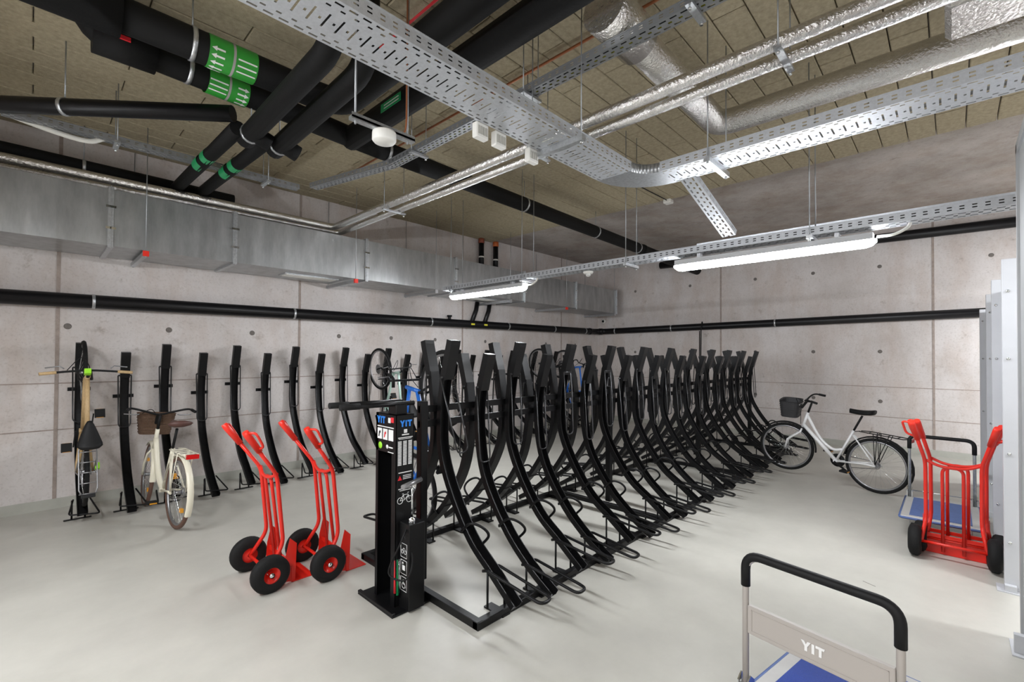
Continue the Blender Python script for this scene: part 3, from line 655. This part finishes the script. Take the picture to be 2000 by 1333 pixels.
for k in range(n):
    a0, a1 = PI/2*(1-k/n), PI/2*(1-(k+1)/n); ri, ro = .16, .456
    P = lambda r, a, z=0: (ci[0]+r*math.cos(a), ci[1]+r*math.sin(a), z)
    q.add([P(ri, a0), P(ro, a0), P(ro, a1), P(ri, a1)], [(0, 1, 2, 3)])
    qi.add([P(ri, a0), P(ri, a1), P(ri, a1, .072), P(ri, a0, .072)], [(0, 1, 2, 3)], True); qo.add([P(ro, a0), P(ro, a1), P(ro, a1, .072), P(ro, a0, .072)], [(0, 1, 2, 3)], True)
for nm, z_ in (('bend_floor', q), ('inner_rail', qi), ('outer_rail', qo)): thick(z_.build(nm, M_GALV, t))
t3 = tray('slotted cable tray carrying both strip lamps', (4.46, 5.68, 2.70), -PI/2, 8.0, .17, .066, 'small', cables=4)
t4 = tray('second slotted cable tray running just behind the lamp tray', (4.80, 1.9, 2.80), -PI/2, 4.2, .12, .07, 'small', cables=2)
p0, p1 = Vector((3.60, 1.52, ZT)), Vector((4.37, 1.44, 2.77)); dv = p1-p0
t = tray('narrow sloping cable tray dropping from the corner piece to the lamp tray', p0, 0, dv.length, .12, .045, 'small')
t.rotation_euler = (0, math.asin(-dv.z/dv.length), math.atan2(dv.y, dv.x))
t5 = tray('narrow ceiling cable tray holding yellow and black cables', (2.48, 4.06, 3.60), -PI/2, 6.0, .10, .05, 'small', m=M_GALVD)
MB().tube([(.1, .02, .016), (2., .028, .016), (5.9, .02, .016)], .009, 6).build('yellow_cable', M_YELLOW, t5); MB().tube([(.1, -.03, .012), (3., -.02, .014), (5.9, -.03, .012)], .012, 6).build('black_cable', M_BLACKM, t5)
a, b = Vector((2.48, 4.06, 3.60)), Vector((2.2, 5.28, 3.60)); d = b-a
t = tray('short angled length of narrow ceiling tray under the black pipe', a, math.atan2(d.y, d.x), d.length, .10, .05, 'small', m=M_GALVD)
tray('narrow ceiling tray running along the back wall under the panels', (-.2, 5.44, 3.60), 0, 2.3, .10, .05, 'small', m=M_GALVD)
MB_ = MB().tube(catmull([(-.4, 5.55, 3.70), (.0, 5.5, 3.60), (.3, 5.46, 3.56), (.45, 5.46, 3.63), (.7, 5.44, 3.62)], 6), .022, 8)
tag(MB_.build('cable_bundle', M_CABLE), 'pale cable bundle drooping into the narrow tray near the back wall', 'cable')
# hangers: bar and rods to the slab
def hanger(label, ax, a, b, c, z, bar_h=.04, rods=True, m=M_GALV, top=4.11, cat='hanger', group='trapeze hangers'):
    """bar along ax ('x'/'y') from a to b at the other coordinate c"""
    P = (lambda u, z_: (u, c, z_)) if ax == 'x' else (lambda u, z_: (c, u, z_))
    t = thing('trapeze_hanger', label, cat, P(a, z), group=group); o = Vector(P(a, z))
    MB().bar(Vector(P(a, z))-o, Vector(P(b, z))-o, .04, bar_h).build('cross_bar', m, t)
    for u in ((a+.02, b-.02) if rods else ()):
        r_ = MB().cyl(Vector(P(u, z-.03))-o, Vector(P(u, top))-o, .0045, 6).build('threaded_rod', M_ROD, t)
        MB().cyl(Vector(P(u, z-.032))-o, Vector(P(u, z-.02))-o, .010, 6).build('nut', M_CHROME, r_)
    return t
hanger('steel hanger bar under the wide tray before its corner', 'y', 1.70, 2.16, 2.43, ZT-.022, group=None)
hanger('steel hanger bar under the wide tray just past the corner', 'x', 3.29, 3.70, 1.25, ZT-.022, group=None)
hanger('steel hanger bar under the wide tray beside the large foil duct', 'x', 3.29, 3.70, -.6, ZT-.022, group=None)
for k, y in enumerate((5.45, 4.0, 2.50, .83, -.55)):
    hanger('steel hanger bar under the lamp tray, '+ORD[k]+' from the duct end', 'x', 4.33, 4.60, y, 2.682, .03, group='hangers of the lamp tray')
for k, y in enumerate((3.6, 2.2, 1.0)): hanger('small hanger under the narrow ceiling tray, '+ORD[k]+' from its angled length', 'x', 2.38, 2.58, y, 3.585, .02, group='hangers of the narrow ceiling tray')
for k, x in enumerate((.5, 1.75)): hanger('small hanger under the back wall tray, '+('by the cable bundle', 'by the banded pipes')[k], 'y', 5.34, 5.54, x, 3.585, .02, group='hangers of the back wall tray')
# ------------------------------------------------------------------ rectangular duct on the back wall
t = thing('ventilation_duct', 'long rectangular galvanised ventilation duct high on the back wall', 'duct', (0, 6.25, 2.81))
cuts = [-2.2, -.85, .54, 1.675, 3.40, 5.1, 6.88, 8.65, 10.40]; DW, DH = .80, .585
for a, b in zip(cuts[:-1], cuts[1:]):
    n = max(2, round((b-a)/.19)); xs_ = [a+(b-a)*k/n for k in range(n+1)]; q = MB(); vs = []
    for k, x in enumerate(xs_):
        j = (.004 if k % 2 else 0) if 0 < k < n else 0
        vs += [(x, -j, 0), (x, -j, DH), (x, DW, DH), (x, DW, 0)]
    q.add(vs, [(k*4+i, (k+1)*4+i, (k+1)*4+(i+1) % 4, k*4+(i+1) % 4) for k in range(n) for i in range(4)])
    q.f += [(0, 1, 2, 3), tuple(n*4+i for i in (3, 2, 1, 0))]; q.sm += [False]*2
    q.build('duct_section', M_DUCT, t)
for x in cuts[1:]:
    q = MB()
    for u, v in (((x-.022, -.022, -.022), (x+.022, .004, DH+.022)), ((x-.022, 0, -.022), (x+.022, DW, .004)), ((x-.022, 0, DH-.004), (x+.022, DW, DH+.022))): q.box(u, v)
    q.box((x-.003, -.03, -.03), (x+.003, .0, DH+.03))
    f_ = q.build('flange', M_GALV, t)
    for z in (.18, .40): MB().box((x-.04, -.03, z-.012), (x+.04, -.02, z+.012)).build('flange_clip', M_CHROME, f_)
for x0_ in (2.35, 5.6):
    g = MB().box((x0_, .25, -.012), (x0_+.75, .50, 0)).build('air_grille', M_GALV, t)
    for k in range(5): MB().box((x0_+.03, .28+k*.042, -.018), (x0_+.72, .305+k*.042, -.012)).build('grille_slat', M_WHITE, g)
for k, (x, col_) in enumerate(((.82, M_REDP), (3.20, M_REDP), (4.62, M_GALV), (6.4, M_GALV), (8.2, M_REDP), (10.2, M_GALV))):
    h_ = hanger(('red' if col_ is M_REDP else 'plain')+'-capped support bar beneath the rectangular duct, '+ORD[k]+' before the corner', 'y', 6.16, 7.095, x, 2.762, .045, group='support bars of the rectangular duct')
    MB().box((-.026, -.004, -.028), (.026, .03, .028)).build('end_cap', col_, h_)
# ------------------------------------------------------------------ pipes
def pipe(name, label, path, r, m, clamps=(), rods=True, joints=(), cat='pipe', fil=.12, seg=14, top=4.11, group=None):
    o0 = Vector(path[0]); t = thing(name, label, cat, o0, group=group); P = [Vector(p)-o0 for p in path]
    Q = fillet(P, fil, 6) if len(P) > 2 else P
    MB().tube(Q, r, seg).build('pipe_run', m, t)
    def at(u):                                        # u along the polyline in metres
        for a, b in zip(P[:-1], P[1:]):
            l = (b-a).length
            if u <= l: return a+(b-a)*u/l, (b-a).normalized()
            u -= l
        return P[-1], (P[-1]-P[-2]).normalized()
    for u in clamps:
        p, d = at(u)
        c = MB().tube([p-d*.014, p+d*.014], r+.006, seg).build('pipe_clamp', M_GALV, t)
        if rods: MB().cyl(p+Vector((0, 0, r)), Vector((p.x, p.y, top-o0.z)), .005, 6).build('threaded_rod', M_ROD, c)
    for u in joints:
        p, d = at(u); MB().tube([p-d*.05, p+d*.05], r+.009, seg).build('pipe_joint', m, t)
    return t, at
wp, at = pipe('drain_pipe', 'long black drain pipe clamped round the back and right walls', [(-2.8, YA-.115, 2.255), (XB-.30, YA-.115, 2.372), (XB-.115, YA-.30, 2.376), (XB-.115, -.42, 2.455)], .077, M_PIPE,
              clamps=(3.27, 5.45, 7.9, 9.95, 11.55, 12.85, 13.95, 15.5, 17.75), rods=False, joints=(13.1, 13.5), fil=.1)
for u in (8.9, 9.25):
    p, d = at(u); MB().tube([p, p+Vector((.16, .03, .30)), p+Vector((.20, .04, .46))], .046, 10).build('branch_pipe', M_PIPE, wp)
    MB().box(p+Vector((-.06, -.082, -.02)), p+Vector((.03, -.076, .012))).build('yellow_tag', M_YELLOW, wp)
for u in (8.35,): p, d = at(u); MB().cyl(p+Vector((0, 0, .05)), p+Vector((0, 0, .14)), .03, 10).cyl(p+Vector((0, 0, .12)), p+Vector((0, 0, .15)), .05, 10).build('vent_stub', M_PIPE, wp)
for k, x in enumerate((6.38, 6.79)):
    s = thing('riser_pipe', ('black riser pipe with dark red collar' if k == 0 else 'black riser pipe with bright orange collar')+' dropping behind the duct', 'pipe', (x, 7.0, 3.42))
    MB().cyl((0, 0, 0), (0, 0, .62), .055, 12).build('pipe_run', M_PIPE, s); MB().cyl((0, 0, .60), (0, 0, .70), .062, 12).build('collar', M_ORANGE if k else mat('dark_red_collar', (.25, .06, .03), .6), s)
    MB().cyl((0, 0, .30), (0, 0, .33), .059, 12).build('pipe_band', M_WHITE, s)
def green_label(t, p, d, r, L, arrows, dirn):
    p, d = Vector(p), Vector(d).normalized()
    g = MB().tube([p-d*L/2, p+d*L/2], r+.003, 20, cap=False).build('flow_label', M_GREEN, t)
    MB().tube([p-d*.008, p+d*.008], r+.0045, 20, cap=False).build('label_stripe', mat('grey_stripe', (.35, .33, .32), .6), g)
    U = Vector((0, 0, 1)); S = d.cross(U).normalized(); q = MB()
    for k in range(arrows):
        a = -.2-.42*k; n = S*math.cos(a)*(-1)+U*math.sin(a) if False else (-S*math.cos(a)*-1+U*math.sin(a))
        tt = n.cross(d); c = p+d*(L*.33*dirn)+n*(r+.004)
        q.prism([(-.04, -.006), (.01, -.006), (.01, -.016), (.04, 0), (.01, .016), (.01, .006), (-.04, .006)], c, d*dirn, tt, n*.001)
    if arrows: q.build('flow_arrows', M_LETTER, g)
    q = MB()
    for k in range(3):
        a = -.3-.38*k; n = S*math.cos(a)+U*math.sin(a); tt = n.cross(d); c = p-d*(L*.27*dirn)+n*(r+.004)
        q.prism([(-.06, -.005), (.06, -.005), (.06, .005), (-.06, .005)], c, d, tt, n*.001)
    q.build('label_print', M_LETTER, g)
P1, at1 = pipe('insulated_pipe', 'thick black insulated pipe turning forward, upper of the green-labelled pair', [(-1.2, 3.70, 3.80), (1.78, 3.70, 3.80), (1.78, -2.5, 3.80)], .105, M_INSUL, clamps=(1.92, 5.5), fil=.22)
MB().cyl((.6, 0, 0), (1.55, 0, 0), .14, 16).build('insulation_sleeve', M_INSUL, P1); MB().box((1.0, -.15, -.06), (1.2, -.135, -.035)).build('red_tag', M_LRED, P1)
green_label(P1, (2.15, 0, 0), (1, 0, 0), .105, .30, 5, -1)
P2, at2 = pipe('insulated_pipe', 'long thick black pipe crossing the ceiling to the right wall with green label', [(.22, 4.02, 4.11), (.22, 4.02, 3.80), (2.4, 4.20, 3.80), (XB, 4.34, 3.74)], .095, M_INSUL, clamps=(.86, 2.6, 4.75, 6.55, 8.0), joints=(8.2,), fil=.2)
MB().cyl((.02, .0, -.32), (.35, .0, -.32), .125, 16).build('insulation_sleeve', M_INSUL, P2); MB().box((.0, -.135, -.36), (.2, -.12, -.335)).build('red_tag', M_LRED, P2)
green_label(P2, (.80, .066, -.32), (1, .0825, 0), .095, .28, 4, 1)
P6, _ = pipe('insulated_pipe', 'thick black insulated pipe running forward beside its twin under the panels', [(2.10, 4.20, 3.79), (2.10, -2.5, 3.79)], .105, M_INSUL, clamps=(3.6,))
def sticker(t, p, L, wd):
    g = MB().box((p[0]-.003, p[1], p[2]), (p[0], p[1]+L, p[2]+wd)).build('green_sticker', M_GREEN2, t)
    q = MB()
    for k in range(2): q.box((p[0]-.004, p[1]+.03, p[2]+wd*(.25+.35*k)), (p[0]-.003, p[1]+L-.05, p[2]+wd*(.36+.35*k)))
    q.build('sticker_print', M_LETTER, g)
sticker(P6, (-.103, -1.05, -.06), .30, .07); sticker(P1, (2.98-.103, -.62, -.06), .30, .07)
for k, (x, y0_, y1_) in enumerate(((1.21, 2.62, 4.26), (1.45, 2.68, 4.30))):
    nm = ('left', 'right')[k]
    P3, _ = pipe('insulated_pipe', 'black insulated branch pipe hooking up to the ceiling, '+('nearer the green labels' if k == 0 else 'nearer the round sensor'), [(x, y0_, 3.98), (x, y0_, 3.53), (x, y1_, 3.50)], .075, M_INSUL, clamps=(1.95,), fil=.2)
    MB().cyl((0, y1_-y0_-.16, -.47), (.14, y1_-y0_-.16, -.52), .07, 12).build('valve_cap', M_INSUL, P3)
    x2 = x-.09
    P4, _ = pipe('insulated_pipe', 'short black pipe with two green bands reaching the back wall main, '+('nearer the left' if False else ('first of two' if k == 0 else 'second of two')), [(x2, y1_-.12, 3.52), (x2+.02, 6.52, 3.64)], .06, M_INSUL, clamps=())
    for u in (.9, 1.2):
        yy = u; zz = u*(.12/2.35)
        MB().tube([(.006, yy-.09 if u > 1 else yy-.05, zz), (.006, yy+.09 if u > 1 else yy+.09, zz+.008)], .0635, 16, cap=False).build('green_band', M_GREEN2, P4)
pipe('drain_pipe', 'black pipe crossing diagonally beneath the ceiling at the far left', [(-1.0, 5.97, 3.60), (1.07, 4.09, 3.60)], .062, M_PIPE, clamps=(1.55,))
pipe('insulated_pipe', 'black insulated pipe along the back wall above the duct', [(-2.5, 6.62, 3.69), (1.75, 6.62, 3.66)], .075, M_INSUL, clamps=(2.85,))
pipe('black_wall_pipe', 'black pipe high on the right wall behind the lamp tray', [(XB-.12, 5.2, 3.96), (XB-.12, -2.5, 3.84)], .085, M_PIPE, clamps=(1.0, 3.0), rods=False)
# foil-wrapped pipes and ducts
pipe('foil_pipe', 'thin foil-wrapped pipe, rear one of the pair bending over the duct', [(2.95, -2.4, 3.52), (2.95, 6.36, 3.52), (-2.4, 6.36, 3.52)], .045, M_FOIL, clamps=(), fil=.1)
pipe('foil_pipe', 'thin foil-wrapped pipe, front one of the pair bending over the duct', [(3.11, -2.4, 3.50), (3.11, 6.52, 3.50), (-2.4, 6.52, 3.46)], .040, M_FOIL, clamps=(), fil=.1)
for k, y in enumerate((4.9, 2.6, .7)): hanger('thin hanger under the paired foil pipes, '+ORD[k]+' from their bend', 'x', 2.87, 3.18, y, 3.45, .015, group='hangers of the paired foil pipes')
sp, _ = pipe('foil_duct', 'large round foil-wrapped duct turning right above the wide tray', [(2.34, 1.50, 3.80), (4.22, 1.50, 3.78), (4.22, -2.5, 3.78)], .105, M_FOIL, clamps=(), fil=.14, seg=20)
MB().tube([(0, -.0, -.0), (.42, 0, -.003)], .145, 20).build('duct_silencer', M_FOIL, sp)
q = MB().cbox((3.50, -2.5, 3.66), (3.92, .02, 3.90), .03)
tag(q.build('foil_box_duct', M_FOIL), 'foil-wrapped box duct end below the ceiling at the upper right', 'duct')
# thin conduits on the ceiling
tag(MB().tube(fillet([(.55, 2.0, 4.09), (.80, 3.05, 4.09), (1.25, 3.0, 4.09), (1.30, 2.4, 4.09)], .06), .011, 6).build('conduit', M_CABLE), 'grey conduit bending across the ceiling panels near the thick pipes', 'conduit')
tag(MB().tube(fillet([(3.9, 3.25, 4.1), (4.6, 3.2, 4.1), (6.7, 3.14, 4.1)], .03), .008, 6).build('conduit', M_BLACKM), 'dark thin conduit along the ceiling panels to a small box', 'conduit')
tag(MB().cbox((6.68, 3.08, 4.06), (6.80, 3.20, 4.12), .01).build('ceiling_box', M_WHITE), 'small white box at the edge of the ceiling panels', 'junction box')
tag(MB().tube([(1.83, 4.9, 4.09), (1.84, 3.0, 4.09), (1.86, .5, 4.09)], .010, 6).build('sprinkler_line', M_LRED), 'thin red pipe along the ceiling beside the black twin pipes', 'pipe')
tag(MB().tube(fillet([(2.86, 6.5, 4.09), (2.86, 1.9, 4.09), (2.84, -1, 4.09)], .05), .012, 6).build('conduit', M_COPPER), 'brown conduit line along the ceiling beside the foil pipes', 'conduit')
# sensor on its strut
t = thing('heat_sensor', 'round white sensor on a slotted strut hung by two rods', 'sensor', (1.256, 2.51, 3.08))
MB().bar((0, 0, 0), (.43, 0, 0), .042, .022).bar((0, -.019, .012), (.43, -.019, .012), .004, .03).build('strut', M_GALV, t)
for x in (.03, .385): MB().cyl((x, 0, -.03), (x, 0, 1.03), .006, 8).build('threaded_rod', M_ROD, t)
MB().lathe([(0, 0), (.07, 0), (.072, -.01), (.072, -.05), (.062, -.062), (0, -.064)], (.22, 0, -.012), (0, 0, 1), 28).build('sensor_body', M_WHITE, t)
MB().tube(fillet([(.26, 0, .02), (.36, -.01, .02), (.37, -.012, .1), (.37, -.012, 1.0)], .04), .006, 6).build('copper_cable', M_COPPER, t)
# boxes clipped to the wide tray, motion detector, camera dome
for k, x in enumerate((1.90, 2.06, 2.38)):
    t = thing('junction_box', ('white junction box clipped under the wide tray, farthest from the hanger bar', 'white junction box clipped under the wide tray, middle of three', 'white junction box under the wide tray right at the hanger bar')[k], 'junction box', (x, 2.09, 3.06))
    MB().cbox((-.05, -.012, -.02), (.05, .035, .075), .006).build('box_body', M_WHITE, t)
    q = MB()
    for j in range(4): q.box((-.04+j*.021, -.016, 0), (-.026+j*.021, -.012, .05))
    q.build('terminal_slots', mat('box_slots', (.45, .44, .40), .6), t)
t = thing('motion_detector', 'white motion detector under the lamp tray between the strip lamps', 'detector', (4.46, 3.05, 2.69))
MB().lathe([(0, 0), (.055, 0), (.06, -.012), (.05, -.03), (0, -.03)], (0, 0, 0), (0, 0, 1), 20).build('detector_base', M_WHITE, t); MB().lathe([(.03, -.03), (.03, -.045), (.02, -.06), (0, -.066)], (0, 0, 0), (0, 0, 1), 16).build('lens', mat('lens_white', (.6, .6, .58), .25), t)
t = thing('security_camera', 'small white dome camera on the right wall beside the duct end', 'camera', (XB-.001, 6.90, 2.66))
MB().lathe([(0, 0), (.06, 0), (.06, .03), (.045, .055), (0, .055)], (0, 0, 0), (-1, 0, 0), 18).build('camera_base', M_WHITE, t); MB().lathe([(.036, .05), (.03, .075), (.015, .088), (0, .09)], (0, 0, 0), (-1, -.2, 0), 14).build('camera_dome', M_BLACK, t)
# ------------------------------------------------------------------ strip lamps
def lamp(label, x, y0_, L, z):
    t = thing('strip_lamp', label, 'lamp', (x, y0_, z))
    s = [(-.055, 0), (-.05, .05), (.05, .05), (.055, 0)]
    MB().sweep([(0, .02, 0), (0, L-.02, 0)], [(a, b) for a, b in s], (1, 0, 0)).build('housing', M_LBODY, t)
    sec = [(math.cos(a)*.053, math.sin(a)*.058) for a in [PI+PI*k/10 for k in range(11)]]
    q = MB(); ks = [(0, .35), (.03, .8), (.07, 1), (L-.07, 1), (L-.03, .8), (L, .35)]; vs = []
    for y, f_ in ks: vs += [(a*min(1, f_+.15), y, b*f_) for a, b in sec]
    q.add(vs, [(i*11+j, i*11+j+1, (i+1)*11+j+1, (i+1)*11+j) for i in range(len(ks)-1) for j in range(10)]+[tuple(range(10, -1, -1)), tuple((len(ks)-1)*11+j for j in range(11))], True)
    q.build('diffuser', M_EMIT, t)
    for u in (.25, L-.25): MB().box((-.03, u-.015, .045), (.03, u+.015, 2.70-z)).build('mount_clip', M_GALV, t)
    MB().tube(catmull([(0, -.0, .02), (.0, -.10, .02), (.0, -.18, .06), (.0, -.20, .12)], 5), .011, 8).build('lamp_cable', M_CABLE, t)
    return t
lamp('bright strip lamp under the tray near the sloping tray', 4.46, .41, 1.60, 2.61)
lamp('bright strip lamp under the far end of the lamp tray by the duct', 4.46, 4.02, 1.56, 2.61)
lamp('assumed unseen strip lamp under the lamp tray beyond the white partition', 4.46, -2.6, 1.60, 2.61)  # assumed lamp, out of view further along the same tray
for k, y in enumerate((-1.9, .9, 3.0)): lamp('strip lamp of the row behind the camera, '+('beside the partition', 'midway', 'nearest the back wall')[k], -.75, y, 1.56, 2.61)
for k, x in enumerate((7.4, 9.4)): lamp('unseen strip lamp added over the storage cages, '+('nearer the cage doors', 'nearer the right wall')[k], x, -2.6, 1.56, 2.61)  # out-of-view lamps added to throw more light on the right wall
# ------------------------------------------------------------------ white partition on the right
PY = -.30
for k, (x, h_) in enumerate(((5.0, 2.44), (6.25, 2.44), (7.2, 2.40), (8.8, 2.36))):
    t = thing('partition_post', ('white steel post of the storage partition nearest the hand trucks', 'white partition post behind the first one', 'white partition post, third along toward the right wall', 'white partition post closest to the right wall')[k], 'post', (x, PY, 0))
    MB().cbox((-.03, -.05, 0), (.03, .03, h_), .003).build('post_body', M_WPAINT, t)
    q = MB().box((-.09, -.06, 0), (.07, .07, .008)).box((-.075, -.03, .008), (-.03, .03, .05)); q.build('foot_plate', M_WPAINT, t)
    for z in (.35, 1.0, 1.7, 2.2): MB().lathe([(.011, 0), (.011, .006), (0, .008)], (-.03, 0, z), (-1, 0, 0), 8).build('bolt', M_CHROME, t)
for k, (a, b) in enumerate(((5.03, 6.22), (6.28, 7.17), (7.23, 8.77))):
    t = thing('partition_panel', ('white sheet panel of the storage partition beside the first post', 'white sheet panel of the storage partition, middle bay', 'white sheet panel of the storage partition, widest bay')[k], 'panel', (a, PY-.08, .10))
    n = int((b-a)/.1); vs = []; q = MB()
    for i in range(n+1):
        x = (b-a)*i/n; y = .012 if (i//1) % 2 else -.0; vs += [(x, y, 0), (x, y, 2.2)]
    q.add(vs, [(2*i, 2*i+2, 2*i+3, 2*i+1) for i in range(n)]); thick(q.build('sheet', M_WPAINT, t), .002)
    MB().box((0, -.02, 2.2), (b-a, .02, 2.23)).build('top_rail', M_WPAINT, t)
t = thing('partition_door', 'grey perforated sheet door of the storage partition reaching high overhead', 'door', (2.6, PY, .05))
q = MB().box((0, -.03, 0), (1.53, .0, 2.92)); q.build('sheet', M_GREYP, t)
MB().box((1.50, -.045, 0), (1.55, .012, 2.95)).build('edge_channel', M_GREYP, t)
MB().box((0, -.045, 2.9), (1.55, .012, 2.96)).build('top_channel', M_GREYP, t)
for z in (.25, .75, 1.25, 1.75, 2.25, 2.6): MB().lathe([(.012, 0), (.012, .008), (0, .01)], (1.552, -.01, z), (1, .3, 0), 8).build('bolt', M_CHROME, t)
q = MB().box((1.30, .0, -.05), (1.52, .06, -.042)).box((1.34, .0, -.042), (1.38, .05, .06)); q.build('foot_bracket', M_WPAINT, t)
# extra: coat-hook cable on the pipe, marks on the floor
t = MB().tube(fillet([(10.73, 4.15, 2.36), (10.66, 4.15, 2.53), (10.60, 4.15, 2.36), (10.60, 4.16, 1.45), (10.64, 4.20, 1.45), (10.64, 4.2, 2.3)], .04), .012, 6).build('cable_lock', M_BLACKM)
tag(t, 'black cable lock looped over the drain pipe on the right wall', 'lock')

for P in ([(3.35, 1.0), (3.28, .88), (3.30, .72), (3.25, .55)], [(2.98, .62), (2.96, .56), (2.90, .52), (2.86, .45)], [(4.4, .5), (4.36, .42)], [(3.0, .45), (2.97, .40)]):
    MB().tube([(x, y, .0) for x, y in P], .0022, 4).build('crack', mat('crack', (.12, .10, .09), .9), floor)
